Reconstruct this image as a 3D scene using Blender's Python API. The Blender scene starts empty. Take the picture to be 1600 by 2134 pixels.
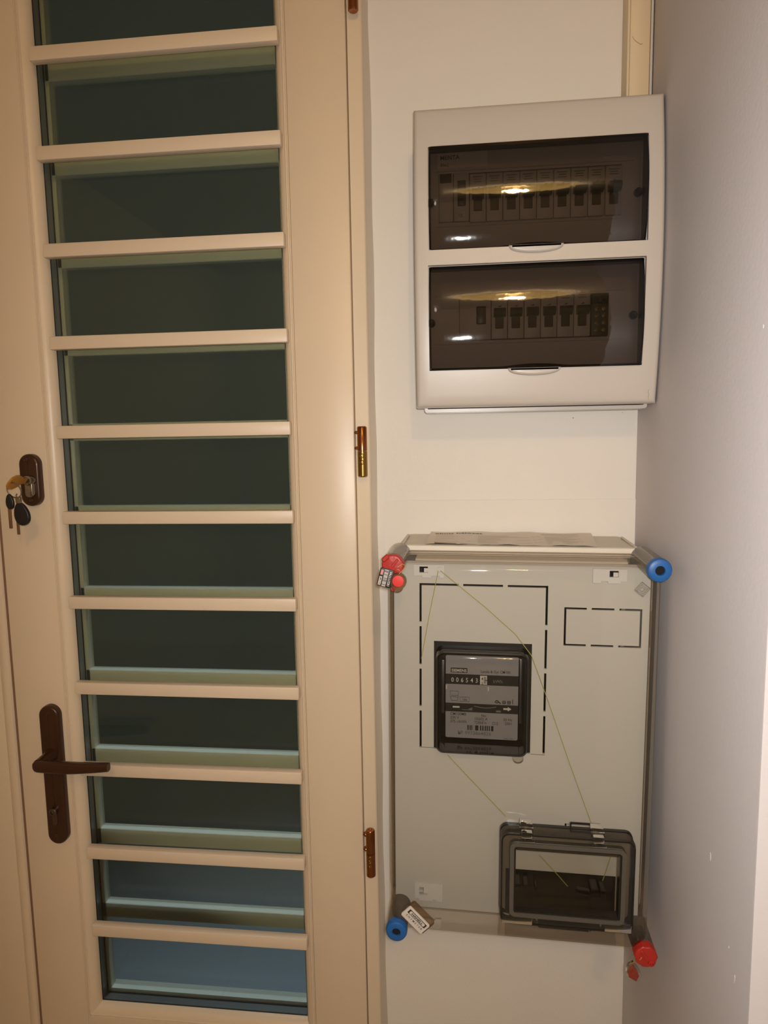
import bpy, bmesh, math, random
from mathutils import Matrix, Vector

random.seed(7)
SC = bpy.context.scene
COL = SC.collection
PI = math.pi
EYE = 1500.0            # camera height above the floor, mm.  All design numbers are mm: X right, d out of the wall, Z from eye level

# ------------------------------------------------------------------ camera
cam_d = bpy.data.cameras.new('camera')
cam = bpy.data.objects.new('camera', cam_d)
COL.objects.link(cam)
cam_d.sensor_fit = 'VERTICAL'
cam_d.sensor_height = 36.0
cam_d.lens = 1400.0 / 2134.0 * 36.0
cam_d.clip_start = 0.02
# camera axes in world space (right, up, back): yaw 6.3 right-to-left, pitched down 6.55, rolled -1.0
_r = Vector((0.99403, 0.10776, -0.01717)); _d = Vector((-0.00466, -0.11526, -0.99332)); _f = Vector((-0.10902, 0.98747, -0.11407))
m = Matrix.Identity(4)
for i in range(3):
    m[i][0] = _r[i]; m[i][1] = -_d[i]; m[i][2] = -_f[i]
m[0][3], m[1][3], m[2][3] = 0.0, -0.85, EYE / 1000
cam.matrix_world = m
SC.camera = cam

# ------------------------------------------------------------------ world, lights, exposure
world = bpy.data.worlds.new('night_outside')
SC.world = world
world.use_nodes = True
world.node_tree.nodes['Background'].inputs[0].default_value = (0.10, 0.14, 0.13, 1)
world.node_tree.nodes['Background'].inputs[1].default_value = 0.12

def light(name, kind, loc, power, color, radius=None, **kw):
    l = bpy.data.lights.new(name, kind)
    l.energy = power; l.color = color
    if radius is not None: l.shadow_soft_size = radius
    for k, v in kw.items(): setattr(l, k, v)
    o = bpy.data.objects.new(name, l)
    o.location = loc
    COL.objects.link(o)
    return o

# the photographer's torch, held right beside the lens
torch = light('torch', 'SPOT', (0.010, -0.865, 1.512), 16.4, (1.0, 0.965, 0.925), 0.012, spot_size=math.radians(158), spot_blend=1.0)
torch.rotation_euler = (Vector((0.12, 0, 1.32)) - torch.location).to_track_quat('-Z', 'Y').to_euler()
# the bulb inside the ceiling lamp's glass bowl
light('lamp_bulb', 'POINT', (0.20, -1.75, 2.315), 30.0, (1.0, 0.72, 0.42), 0.035)
# unseen warm fill light, added at ceiling height behind the camera
light('rear_fill_light', 'POINT', (-0.60, -2.45, 2.30), 1.2, (1.0, 0.88, 0.74), 0.07)
# cool porch lamp outside, shining down in front of the glazed door
porch = light('porch_lamp', 'SPOT', (-0.36, 0.50, 2.35), 80.0, (0.52, 0.72, 1.0), 0.08, spot_size=math.radians(62), spot_blend=1.0)
SC.view_settings.view_transform = 'Standard'
SC.view_settings.look = 'None'
SC.view_settings.gamma = 1.0
SC.view_settings.use_curve_mapping = False
SC.view_settings.exposure = 0.0

# ------------------------------------------------------------------ materials
def mat(name, base, rough=0.5, metal=0.0, spec=0.5, noise=0.0, nscale=30.0, bump=0.0, bscale=200.0, coat=0.0, tint=None):
    M = bpy.data.materials.new(name); M.use_nodes = True
    nt = M.node_tree; b = nt.nodes['Principled BSDF']
    b.inputs['Base Color'].default_value = (*base, 1); b.inputs['Roughness'].default_value = rough
    b.inputs['Metallic'].default_value = metal; b.inputs['Specular IOR Level'].default_value = spec
    b.inputs['Coat Weight'].default_value = coat; b.inputs['Coat Roughness'].default_value = 0.08
    tc = nt.nodes.new('ShaderNodeTexCoord')
    if noise:
        n = nt.nodes.new('ShaderNodeTexNoise'); n.inputs['Scale'].default_value = nscale; n.inputs['Detail'].default_value = 4
        nt.links.new(tc.outputs['Object'], n.inputs['Vector'])
        r = nt.nodes.new('ShaderNodeMix'); r.data_type = 'RGBA'
        d = tint or [c * (1 - noise) for c in base]
        r.inputs[6].default_value = (*base, 1); r.inputs[7].default_value = (*d, 1)
        nt.links.new(n.outputs['Fac'], r.inputs[0]); nt.links.new(r.outputs[2], b.inputs['Base Color'])
    if bump:
        n2 = nt.nodes.new('ShaderNodeTexNoise'); n2.inputs['Scale'].default_value = bscale; n2.inputs['Detail'].default_value = 3
        nt.links.new(tc.outputs['Object'], n2.inputs['Vector'])
        bp = nt.nodes.new('ShaderNodeBump'); bp.inputs['Strength'].default_value = bump; bp.inputs['Distance'].default_value = 0.002
        nt.links.new(n2.outputs['Fac'], bp.inputs['Height']); nt.links.new(bp.outputs[0], b.inputs['Normal'])
    return M

def clear_mat(name, tint, ior=1.45, rough=0.03, edge=None, body=0.0, body_col=(0.5, 0.5, 0.5), wave=0.0, wscale=9.0, boost=1.0):
    """thin see-through sheet: tinted straight-through light, Fresnel gloss, darker where the sheet is seen edge-on"""
    M = bpy.data.materials.new(name); M.use_nodes = True
    nt = M.node_tree; nt.nodes.clear()
    out = nt.nodes.new('ShaderNodeOutputMaterial')
    tr = nt.nodes.new('ShaderNodeBsdfTransparent'); tr.inputs[0].default_value = (*tint, 1)
    gl = nt.nodes.new('ShaderNodeBsdfGlossy'); gl.inputs['Roughness'].default_value = rough
    if edge:
        lw = nt.nodes.new('ShaderNodeLayerWeight'); lw.inputs[0].default_value = 0.35
        mx = nt.nodes.new('ShaderNodeMix'); mx.data_type = 'RGBA'
        mx.inputs[6].default_value = (*tint, 1); mx.inputs[7].default_value = (*edge, 1)
        nt.links.new(lw.outputs['Facing'], mx.inputs[0]); nt.links.new(mx.outputs[2], tr.inputs[0])
    fr = nt.nodes.new('ShaderNodeFresnel'); fr.inputs[0].default_value = ior
    fac = fr.outputs[0]
    if boost != 1.0:
        mu = nt.nodes.new('ShaderNodeMath'); mu.operation = 'MULTIPLY'; mu.use_clamp = True; mu.inputs[1].default_value = boost
        nt.links.new(fac, mu.inputs[0]); fac = mu.outputs[0]
    base = tr.outputs[0]
    if body:
        df = nt.nodes.new('ShaderNodeBsdfDiffuse'); df.inputs[0].default_value = (*body_col, 1)
        m1 = nt.nodes.new('ShaderNodeMixShader'); m1.inputs[0].default_value = body
        nt.links.new(base, m1.inputs[1]); nt.links.new(df.outputs[0], m1.inputs[2]); base = m1.outputs[0]
    if wave:
        tc = nt.nodes.new('ShaderNodeTexCoord')
        n2 = nt.nodes.new('ShaderNodeTexNoise'); n2.inputs['Scale'].default_value = wscale; n2.inputs['Detail'].default_value = 2
        nt.links.new(tc.outputs['Object'], n2.inputs['Vector'])
        bp = nt.nodes.new('ShaderNodeBump'); bp.inputs['Strength'].default_value = wave; bp.inputs['Distance'].default_value = 0.002
        nt.links.new(n2.outputs['Fac'], bp.inputs['Height'])
        nt.links.new(bp.outputs[0], gl.inputs['Normal'])
    m2 = nt.nodes.new('ShaderNodeMixShader')
    nt.links.new(fac, m2.inputs[0]); nt.links.new(base, m2.inputs[1]); nt.links.new(gl.outputs[0], m2.inputs[2])
    nt.links.new(m2.outputs[0], out.inputs[0])
    return M

WALL = mat('white_wall_paint', (0.74, 0.69, 0.62), 0.62, noise=0.05, nscale=6, bump=0.10, bscale=260)
RWALL = mat('bluish_white_right_wall', (0.68, 0.64, 0.655), 0.7, noise=0.05, nscale=5, bump=0.10, bscale=260)  # slightly bluer base colour than the other walls
CEIL = mat('ceiling_paint', (0.78, 0.76, 0.72), 0.8, noise=0.03)
FLOOR = mat('pale_floor_tile', (0.74, 0.75, 0.78), 0.35, noise=0.10, nscale=8)
GROUT = mat('floor_grout', (0.30, 0.29, 0.28), 0.9, noise=0.1)
DOOR = mat('cream_door_paint', (0.72, 0.58, 0.42), 0.36, noise=0.03, nscale=10, bump=0.04, bscale=150)
FRAME = mat('cream_frame_paint', (0.72, 0.59, 0.43), 0.36, noise=0.03, nscale=12, bump=0.04, bscale=150)
CAULK = mat('caulk', (0.62, 0.54, 0.44), 0.6, noise=0.08, nscale=20)
BARM = mat('cream_bar_paint', (0.74, 0.60, 0.45), 0.38, noise=0.03, nscale=15)
ALU = mat('spacer_aluminium', (0.33, 0.34, 0.33), 0.42, metal=0.7, noise=0.08, nscale=80)
RUBBER = mat('black_gasket', (0.012, 0.012, 0.012), 0.6)
PANE1 = clear_mat('clear_pane', (0.93, 0.97, 0.94), 1.5, 0.01)
BRONZE = mat('brown_bronze', (0.058, 0.019, 0.007), 0.36, metal=0.25, noise=0.25, nscale=40, coat=0.25)
STEEL = mat('nickel', (0.45, 0.40, 0.34), 0.25, metal=1.0, noise=0.1)
BRASSKEY = mat('brass_key', (0.62, 0.30, 0.05), 0.38, metal=0.55, noise=0.1)
COPPER = mat('coppered_hinge', (0.36, 0.13, 0.045), 0.20, metal=0.9, noise=0.3, nscale=60)
YBRASS = mat('brassy_hinge', (0.34, 0.20, 0.05), 0.24, metal=0.9, noise=0.35, nscale=60)
BLACKP = mat('black_plastic', (0.012, 0.011, 0.011), 0.38, noise=0.2)
KEYBLADE = mat('dull_key_blade', (0.30, 0.17, 0.09), 0.4, metal=0.7, noise=0.1)
BOXW = mat('white_box_plastic', (0.52, 0.465, 0.41), 0.34, noise=0.02, nscale=14, bump=0.02, bscale=500)
BOXIN = mat('face_plate_plastic', (0.60, 0.55, 0.49), 0.5, noise=0.03)
SMOKE = clear_mat('smoked_flap', (0.275, 0.238, 0.215), 1.52, 0.035, edge=(0.05, 0.04, 0.035), wave=0.05, wscale=60, boost=1.25)
SMOKE_E = mat('smoked_flap_edge', (0.008, 0.006, 0.005), 0.15)
BREAKW = mat('breaker_plastic', (0.58, 0.53, 0.47), 0.45, noise=0.03)
TOGGLE = mat('breaker_toggle', (0.010, 0.010, 0.011), 0.35)
INK = mat('black_ink', (0.02, 0.018, 0.016), 0.7)
INKBROWN = mat('brown_ink', (0.10, 0.06, 0.04), 0.7)
GREYINK = mat('faded_grey_ink', (0.14, 0.125, 0.115), 0.7)
LABELDARK = mat('dark_label', (0.02, 0.018, 0.02), 0.5)
TERMG = mat('green_terminal', (0.012, 0.020, 0.006), 0.45, noise=0.1)
BRASS = mat('terminal_brass', (0.45, 0.38, 0.24), 0.3, metal=0.9)
CABG = mat('grey_cabinet_plastic', (0.66, 0.60, 0.50), 0.42, noise=0.03, nscale=20)
PLATE = mat('grey_mounting_plate', (0.46, 0.435, 0.385), 0.55, noise=0.06, nscale=9)
CLEAR = clear_mat('clear_polycarbonate', (0.965, 0.955, 0.93), 1.45, 0.04, edge=(0.86, 0.79, 0.70), wave=0.03, wscale=30, boost=0.75)
CLEARS = clear_mat('clear_cover_side', (0.95, 0.93, 0.90), 1.40, 0.05, edge=(0.90, 0.84, 0.76), body=0.14, body_col=(0.64, 0.55, 0.45), boost=0.35)
CLEARP = clear_mat('clear_post', (0.93, 0.91, 0.87), 1.45, 0.06, edge=(0.55, 0.48, 0.41), body=0.16, body_col=(0.55, 0.48, 0.4))
HSMOKE = clear_mat('smoked_hatch', (0.50, 0.46, 0.40), 1.5, 0.08, edge=(0.10, 0.085, 0.07), body=0.12, body_col=(0.13, 0.115, 0.095))
HPANE = clear_mat('hatch_pane', (0.92, 0.90, 0.85), 1.5, 0.03, edge=(0.75, 0.72, 0.66), boost=0.7)
HRIM = mat('hatch_rim', (0.085, 0.075, 0.06), 0.35, noise=0.1)
HDARK = mat('hatch_dark_frame', (0.012, 0.010, 0.008), 0.22)
BLUE = mat('blue_cap', (0.012, 0.11, 0.36), 0.42, noise=0.08)
RED = mat('red_seal_plastic', (0.46, 0.025, 0.016), 0.40, noise=0.25, nscale=90, bump=0.25, bscale=160)
REDDISC = mat('bright_red_disc', (0.70, 0.035, 0.03), 0.5, noise=0.1)
HOLE = mat('dark_hole', (0.004, 0.004, 0.005), 0.9)
SEALCLEAR = clear_mat('clear_seal_plastic', (0.80, 0.70, 0.58), 1.5, 0.06, edge=(0.55, 0.42, 0.32), body=0.10, body_col=(0.45, 0.30, 0.20))
WHITEP = mat('white_tag', (0.66, 0.60, 0.54), 0.5, noise=0.03)
CLIPW = mat('white_clip', (0.54, 0.515, 0.475), 0.4)
PINK = mat('pink_patch', (0.62, 0.26, 0.25), 0.5)
WIRE = mat('sealing_wire', (0.42, 0.40, 0.10), 0.4, metal=0.3)
WIREY = mat('yellow_seal_wire', (0.65, 0.40, 0.12), 0.4, metal=0.3)
METBLK = mat('meter_black', (0.012, 0.011, 0.011), 0.35)
METPLATE = mat('meter_grey_plate', (0.35, 0.335, 0.345), 0.42, noise=0.04, nscale=30)
METGLASS = clear_mat('meter_glass', (0.80, 0.78, 0.75), 1.5, 0.04, edge=(0.10, 0.085, 0.07), wave=0.06, wscale=60)
METRIM = mat('meter_rim_glass_edge', (0.035, 0.028, 0.020), 0.10, spec=0.8)
DIGIT = mat('white_digit', (0.72, 0.68, 0.62), 0.6)
PAPER = mat('printed_paper', (0.78, 0.71, 0.61), 0.8, noise=0.07, nscale=25)
TRUNK = mat('cream_trunking', (0.66, 0.52, 0.34), 0.4, noise=0.04, nscale=10)
STAIN = mat('brown_scuff', (0.34, 0.24, 0.13), 0.7)
CHIP = mat('white_paint_chip', (0.85, 0.83, 0.80), 0.7)
LAMPMETAL = mat('lamp_metal', (0.5, 0.42, 0.25), 0.3, metal=0.9)
EXT = mat('terrace_concrete', (0.62, 0.64, 0.65), 0.8, noise=0.2, nscale=3)
BARE = mat('outer_bar_paint', (0.78, 0.68, 0.50), 0.5, noise=0.05)

# frosted inner face of the outer pane: part straight through, part scattered, satin gloss
def frosted():
    M = bpy.data.materials.new('frosted_pane'); M.use_nodes = True
    nt = M.node_tree; nt.nodes.clear()
    out = nt.nodes.new('ShaderNodeOutputMaterial')
    tr = nt.nodes.new('ShaderNodeBsdfTransparent'); tr.inputs[0].default_value = (0.93, 0.92, 0.78, 1)
    rf = nt.nodes.new('ShaderNodeBsdfRefraction'); rf.inputs[0].default_value = (0.84, 0.93, 0.94, 1)
    rf.inputs['Roughness'].default_value = 0.28; rf.inputs['IOR'].default_value = 1.35
    df = nt.nodes.new('ShaderNodeBsdfDiffuse'); df.inputs[0].default_value = (0.110, 0.138, 0.112, 1)
    gl = nt.nodes.new('ShaderNodeBsdfGlossy'); gl.inputs['Roughness'].default_value = 0.07
    fr = nt.nodes.new('ShaderNodeFresnel'); fr.inputs[0].default_value = 1.45
    a = nt.nodes.new('ShaderNodeMixShader'); a.inputs[0].default_value = 0.45
    nt.links.new(tr.outputs[0], a.inputs[1]); nt.links.new(rf.outputs[0], a.inputs[2])
    b = nt.nodes.new('ShaderNodeMixShader'); b.inputs[0].default_value = 0.22
    nt.links.new(a.outputs[0], b.inputs[1]); nt.links.new(df.outputs[0], b.inputs[2])
    c = nt.nodes.new('ShaderNodeMixShader')
    nt.links.new(fr.outputs[0], c.inputs[0]); nt.links.new(b.outputs[0], c.inputs[1]); nt.links.new(gl.outputs[0], c.inputs[2])
    nt.links.new(c.outputs[0], out.inputs[0])
    return M
FROST = frosted()

def bowl_mat():
    M = bpy.data.materials.new('lit_glass_bowl'); M.use_nodes = True
    nt = M.node_tree; nt.nodes.clear()
    out = nt.nodes.new('ShaderNodeOutputMaterial')
    tr = nt.nodes.new('ShaderNodeBsdfTransparent'); tr.inputs[0].default_value = (1, 0.93, 0.8, 1)
    em = nt.nodes.new('ShaderNodeEmission'); em.inputs[0].default_value = (1.0, 0.60, 0.17, 1); em.inputs[1].default_value = 5.5
    a = nt.nodes.new('ShaderNodeMixShader'); a.inputs[0].default_value = 0.6
    nt.links.new(tr.outputs[0], a.inputs[1]); nt.links.new(em.outputs[0], a.inputs[2]); nt.links.new(a.outputs[0], out.inputs[0])
    return M
BOWL = bowl_mat()
def bulb_mat():
    M = bpy.data.materials.new('lit_bulb'); M.use_nodes = True
    nt = M.node_tree; nt.nodes.clear()
    out = nt.nodes.new('ShaderNodeOutputMaterial')
    em = nt.nodes.new('ShaderNodeEmission'); em.inputs[0].default_value = (1.0, 0.72, 0.36, 1); em.inputs[1].default_value = 160.0
    tr = nt.nodes.new('ShaderNodeBsdfTransparent'); mx = nt.nodes.new('ShaderNodeMixShader'); mx.inputs[0].default_value = 0.15
    nt.links.new(tr.outputs[0], mx.inputs[1]); nt.links.new(em.outputs[0], mx.inputs[2]); nt.links.new(mx.outputs[0], out.inputs[0])
    return M
BULB = bulb_mat()

# ------------------------------------------------------------------ mesh builder (mm; x right, d out of the wall, z up)
class MB:
    def __init__(s): s.v = []; s.f = []; s.sm = []
    def add(s, verts, faces, smooth=True):
        o = len(s.v); s.v += [tuple(p) for p in verts]
        for f in faces: s.f.append(tuple(i + o for i in f)); s.sm.append(smooth)
        return s
    def bm(s, b):
        b.verts.ensure_lookup_table(); b.verts.index_update()
        s.add([(p.co.x, p.co.y, p.co.z) for p in b.verts], [[q.index for q in f.verts] for f in b.faces]); b.free(); return s
    def box(s, x0, x1, d0, d1, z0, z1, bev=0.0, seg=2):
        b = bmesh.new(); bmesh.ops.create_cube(b, size=1)
        for p in b.verts:
            p.co = Vector((x0 + (p.co.x + .5) * (x1 - x0), d0 + (p.co.y + .5) * (d1 - d0), z0 + (p.co.z + .5) * (z1 - z0)))
        if bev: bmesh.ops.bevel(b, geom=b.edges[:], offset=bev, segments=seg, affect='EDGES', profile=0.5)
        return s.bm(b)
    def loft(s, layers, cap0=True, cap1=True, smooth=True, closed=True):
        """layers: lists of (x,d,z) of equal length"""
        n = len(layers[0]); vs = [p for L in layers for p in L]; fs = []
        for k in range(len(layers) - 1):
            for i in range(n if closed else n - 1):
                j = (i + 1) % n
                fs.append((k * n + i, k * n + j, (k + 1) * n + j, (k + 1) * n + i))
        if cap0: fs.append(tuple(range(n))[::-1])
        if cap1: fs.append(tuple((len(layers) - 1) * n + i for i in range(n)))
        return s.add(vs, fs, smooth)
    def prism(s, outline, d0, d1, bev=0.0):
        """outline: (x,z) points, extruded in d; front edge rounded by bev"""
        if not bev: return s.loft([[(x, d0, z) for x, z in outline], [(x, d1, z) for x, z in outline]])
        L = [[(x, d0, z) for x, z in outline]]
        for t in (0, .35, .7, 1.0):
            k = bev * (1 - math.cos(t * PI / 2)); L.append([(x, d1 - bev + bev * math.sin(t * PI / 2), z) for x, z in inset(outline, k)])
        return s.loft(L)
    def ring(s, outer, inner, d0, d1):
        n = len(outer)
        L = [outer, outer, inner, inner]; D = [d0, d1, d1, d0]
        vs = [(x, D[k], z) for k in range(4) for x, z in L[k]]; fs = []
        for k in range(4):
            for i in range(n):
                j = (i + 1) % n; q = (k + 1) % 4
                fs.append((k * n + i, k * n + j, q * n + j, q * n + i))
        return s.add(vs, fs)
    def extr_z(s, prof, z0, z1):
        return s.loft([[(x, d, z0) for x, d in prof], [(x, d, z1) for x, d in prof]])
    def extr_x(s, prof, x0, x1):
        return s.loft([[(x0, d, z) for d, z in prof], [(x1, d, z) for d, z in prof]])
    def lathe_d(s, cx, cz, prof, n=24, cap0=False, cap1=True):
        """prof: (r,d)"""
        return s.loft([[(cx + r * math.cos(2 * PI * i / n), d, cz + r * math.sin(2 * PI * i / n)) for i in range(n)] for r, d in prof], cap0, cap1)
    def lathe_z(s, cx, cd, prof, n=24, cap0=True, cap1=True):
        return s.loft([[(cx + r * math.cos(2 * PI * i / n), cd + r * math.sin(2 * PI * i / n), z) for i in range(n)] for r, z in prof], cap0, cap1)
    def tube(s, pts, r, n=8, closed=False, caps=True):
        P = [Vector(p) for p in pts]; L = []; N = len(P); up = None
        for i, p in enumerate(P):
            a = P[(i - 1) % N] if (i or closed) else p; c = P[(i + 1) % N] if (i < N - 1 or closed) else p
            t = (c - a).normalized()
            if up is None: up = t.cross(Vector((0, 0, 1)) if abs(t.z) < .9 else Vector((1, 0, 0))).normalized()
            up = (up - t * up.dot(t)).normalized(); w = t.cross(up)
            rr = r[i] if isinstance(r, (list, tuple)) else r
            L.append([tuple(p + (up * math.cos(2 * PI * k / n) + w * math.sin(2 * PI * k / n)) * rr) for k in range(n)])
        if closed: L.append(L[0])
        return s.loft(L, caps and not closed, caps and not closed)
    def quad(s, x0, x1, z0, z1, d): return s.add([(x0, d, z0), (x1, d, z0), (x1, d, z1), (x0, d, z1)], [(0, 1, 2, 3)], False)
    def xform(s, fn): s.v = [tuple(fn(*p)) for p in s.v]; return s
    def join(s, o): return s.add(o.v, o.f)
    def text(s, txt, size, x, z, d, align='LEFT', rot=0.0, wide=1.0, bold=0.03, fn=None):
        c = bpy.data.curves.new('t', 'FONT'); c.body = txt; c.size = size; c.align_x = align; c.resolution_u = 2
        c.offset = bold
        o = bpy.data.objects.new('t', c); COL.objects.link(o)
        dg = bpy.context.evaluated_depsgraph_get(); dg.update()
        me = bpy.data.meshes.new_from_object(o.evaluated_get(dg))
        ca, sa = math.cos(rot), math.sin(rot)
        vs = []
        for p in me.vertices:
            px, pz = p.co.x * wide, p.co.y
            vs.append((x + px * ca - pz * sa, d, z + px * sa + pz * ca))
        if fn: vs = [fn(*q) for q in vs]
        s.add(vs, [tuple(f.vertices) for f in me.polygons], False)
        bpy.data.objects.remove(o); bpy.data.curves.remove(c); bpy.data.meshes.remove(me)
        return s

def rrect(x0, x1, z0, z1, r, n=5):
    pts = []
    for cx, cz, a in ((x1 - r, z1 - r, 0), (x0 + r, z1 - r, PI / 2), (x0 + r, z0 + r, PI), (x1 - r, z0 + r, 1.5 * PI)):
        for k in range(n + 1):
            t = a + k * PI / 2 / n; pts.append((cx + r * math.cos(t), cz + r * math.sin(t)))
    return pts

def inset(o, k):
    if k == 0: return list(o)
    n = len(o); res = []
    area = sum(o[i][0] * o[(i + 1) % n][1] - o[(i + 1) % n][0] * o[i][1] for i in range(n)); sg = 1 if area > 0 else -1
    for i in range(n):
        a, b, c = o[i - 1], o[i], o[(i + 1) % n]
        e1 = Vector((b[0] - a[0], b[1] - a[1])); e2 = Vector((c[0] - b[0], c[1] - b[1]))
        if e1.length < 1e-9: e1 = e2
        if e2.length < 1e-9: e2 = e1
        e1.normalize(); e2.normalize(); t = (e1 + e2)
        if t.length < 1e-6: t = e1
        t.normalize(); nv = Vector((-t.y, t.x)) * sg
        cs = max(0.5, math.sqrt(max(0.0, (1 + e1.dot(e2)) / 2)))
        res.append((b[0] + nv.x * k / cs, b[1] + nv.y * k / cs))
    return res

def disc(cx, cz, r, n=20): return [(cx + r * math.cos(2 * PI * i / n), cz + r * math.sin(2 * PI * i / n)) for i in range(n)]

def grid_front(xs, zs, holes, dep, back):
    """front surface over a grid with rectangular holes whose rims run back by `back`; dep(x,z)"""
    b = MB(); nx, nz = len(xs), len(zs)
    def hole(i, j):
        cx, cz = (xs[i] + xs[i + 1]) / 2, (zs[j] + zs[j + 1]) / 2
        return any(h[0] < cx < h[1] and h[2] < cz < h[3] for h in holes)
    vs = [(x, dep(x, z), z) for z in zs for x in xs]; fs = []
    solid = {}
    for j in range(nz - 1):
        for i in range(nx - 1):
            solid[i, j] = not hole(i, j)
    nb = len(vs)
    vs += [(x, dep(x, z) - back, z) for z in zs for x in xs]
    used = set()
    for (i, j), ok in solid.items():
        if not ok: continue
        a, c, d_, e = j * nx + i, j * nx + i + 1, (j + 1) * nx + i + 1, (j + 1) * nx + i
        fs.append((a, c, d_, e)); fs.append((nb + e, nb + d_, nb + c, nb + a))
        for di, dj, p, q in ((0, -1, a, c), (1, 0, c, d_), (0, 1, d_, e), (-1, 0, e, a)):
            if not solid.get((i + di, j + dj), False): fs.append((q, p, nb + p, nb + q))
    b.add(vs, fs)
    # drop unused vertices
    use = sorted({k for f in b.f for k in f}); mp = {k: n for n, k in enumerate(use)}
    b.v = [b.v[k] for k in use]; b.f = [tuple(mp[k] for k in f) for f in b.f]
    return b

# ------------------------------------------------------------------ objects
def W(x, d, z): return (x / 1000, -d / 1000, (z + EYE) / 1000)

def mesh_obj(name, mb, material, parent=None, org=(0, 0, 0), angle=35):
    me = bpy.data.meshes.new(name)
    ox, od, oz = org
    me.from_pydata([((x - ox) / 1000, -(d - od) / 1000, (z - oz) / 1000) for x, d, z in mb.v], [], mb.f)
    bm_ = bmesh.new(); bm_.from_mesh(me)
    if len(bm_.faces) > 1: bmesh.ops.recalc_face_normals(bm_, faces=bm_.faces)
    elif bm_.faces:
        bm_.normal_update(); bm_.faces.ensure_lookup_table()
        if bm_.faces[0].normal.y > 0: bmesh.ops.reverse_faces(bm_, faces=bm_.faces[:])   # a single sheet faces the room; bm_.to_mesh(me); bm_.free()
    me.polygons.foreach_set('use_smooth', [True] * len(me.polygons))
    me.set_sharp_from_angle(angle=math.radians(angle))
    me.materials.append(material); me.update()
    o = bpy.data.objects.new(name, me); COL.objects.link(o)
    if parent: o.parent = parent
    else: o.location = W(*org)
    return o

class Thing:
    """an Empty at org (design mm) with parts built in design coordinates"""
    def __init__(s, name, label=None, cat=None, org=(0, 0, 0), rot=(0, 0, 0), group=None, kind=None):
        s.org = org
        s.o = bpy.data.objects.new(name, None); s.o.empty_display_size = 0.03; COL.objects.link(s.o)
        s.o.location = W(*org); s.o.rotation_euler = rot
        if label: s.o['label'] = label
        if cat: s.o['category'] = cat
        if group: s.o['group'] = group
        if kind: s.o['kind'] = kind
    def part(s, name, mb, material, parent=None, label=None, angle=35):
        o = mesh_obj(name, mb, material, parent or s.o, s.org, angle)
        if label: o['label'] = label
        return o

def tag(o, label, cat, group=None):
    o['label'] = label; o['category'] = cat
    if group: o['group'] = group
    return o

def structure(name, mb, material, org=(0, 0, 0)):
    o = mesh_obj(name, mb, material, None, org); o['kind'] = 'structure'; return o

def clone(t_root, loc, label):
    r = t_root.copy(); COL.objects.link(r); r.location = loc; r['label'] = label
    for ch in list(t_root.children):
        c = ch.copy(); COL.objects.link(c); c.parent = r
        for g in ch.children:
            d = g.copy(); COL.objects.link(d); d.parent = c
    return r

# ================================================================== STRUCTURE
FZ, CZ = -EYE, 900.0      # floor and ceiling levels
XC = 217.0                # inside corner with the right wall
wb = structure('wall_back', MB().box(-104.5, XC + 60, -200, 0, FZ, CZ).box(-1300, -104.5, -200, 0, 705, CZ).box(-1300, -1165, -200, 0, FZ, 705), WALL)
patch = MB().loft([[(x, -1, -620), (x, -1, -83), (x, D_ - .9, -83), (x, D_, -84.4), (x, D_, -620)] for x, D_ in ((-96, -.1), (-52, 1.7), (XC, 1.7))])
po = mesh_obj('plaster_patch', patch, WALL, wb)
for i, (x, z, r) in enumerate(((140.9, 16.6, .8), (199, 22, .5))):
    mesh_obj('dirt_spot', MB().prism(disc(x, z, r, 8), 0, .2), STAIN, wb)
wr = structure('wall_right', MB().box(XC, 1300, -20, 362, FZ, CZ, 1.5, 2), RWALL)
def chip(y0, z0, l, wdt, rot):
    ca, sa = math.cos(rot), math.sin(rot)
    pts = [(-.5, -.3), (.1, -.5), (.5, -.1), (.45, .35), (-.1, .5), (-.5, .2)]
    o = [(y0 + (p * wdt * ca - q * l * sa), z0 + (p * wdt * sa + q * l * ca)) for p, q in pts]
    mb = MB().loft([[(XC + .1, d, z) for d, z in o], [(XC - .25, d, z) for d, z in o]])
    mesh_obj('paint_chip', mb, CHIP, wr)
chip(332.8, 72.2, 3, 2, .2); chip(277, -369.2, 7, 2.2, .1); chip(335, -434.7, 8, 2.0, -.2); chip(322, -418, 2, 2, .3)
structure('wall_left', MB().box(-1500, -1300, -200, 3000, FZ, CZ), WALL)
structure('wall_far_right', MB().box(1300, 1500, -20, 3000, FZ, CZ), WALL)
structure('wall_rear', MB().box(-1500, 1500, 2900, 3100, FZ, CZ), WALL)
structure('ceiling', MB().box(-1500, 1500, -200, 3100, CZ, CZ + 120), CEIL)
fl = structure('floor', MB().box(-1500, 1500, -200, 3100, FZ - 60, FZ - 4), GROUT)
TS = 330
tile_me = None
for i in range(8):
    for j in range(9):
        if tile_me is None:
            to = mesh_obj('floor_tile', MB().box(0, TS - 4, 0, TS - 4, -8, 0, 1, 1), FLOOR, fl); tile_me = to
        else:
            to = tile_me.copy(); COL.objects.link(to)
        to.location = ((-1298 + i * TS) / 1000, -(2 + j * TS) / 1000 + 0.0, FZ / 1000)
# outside the glazed door
structure('ground', MB().box(-3000, 3000, -4000, -61, FZ - 120, FZ - 70), EXT)

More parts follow.
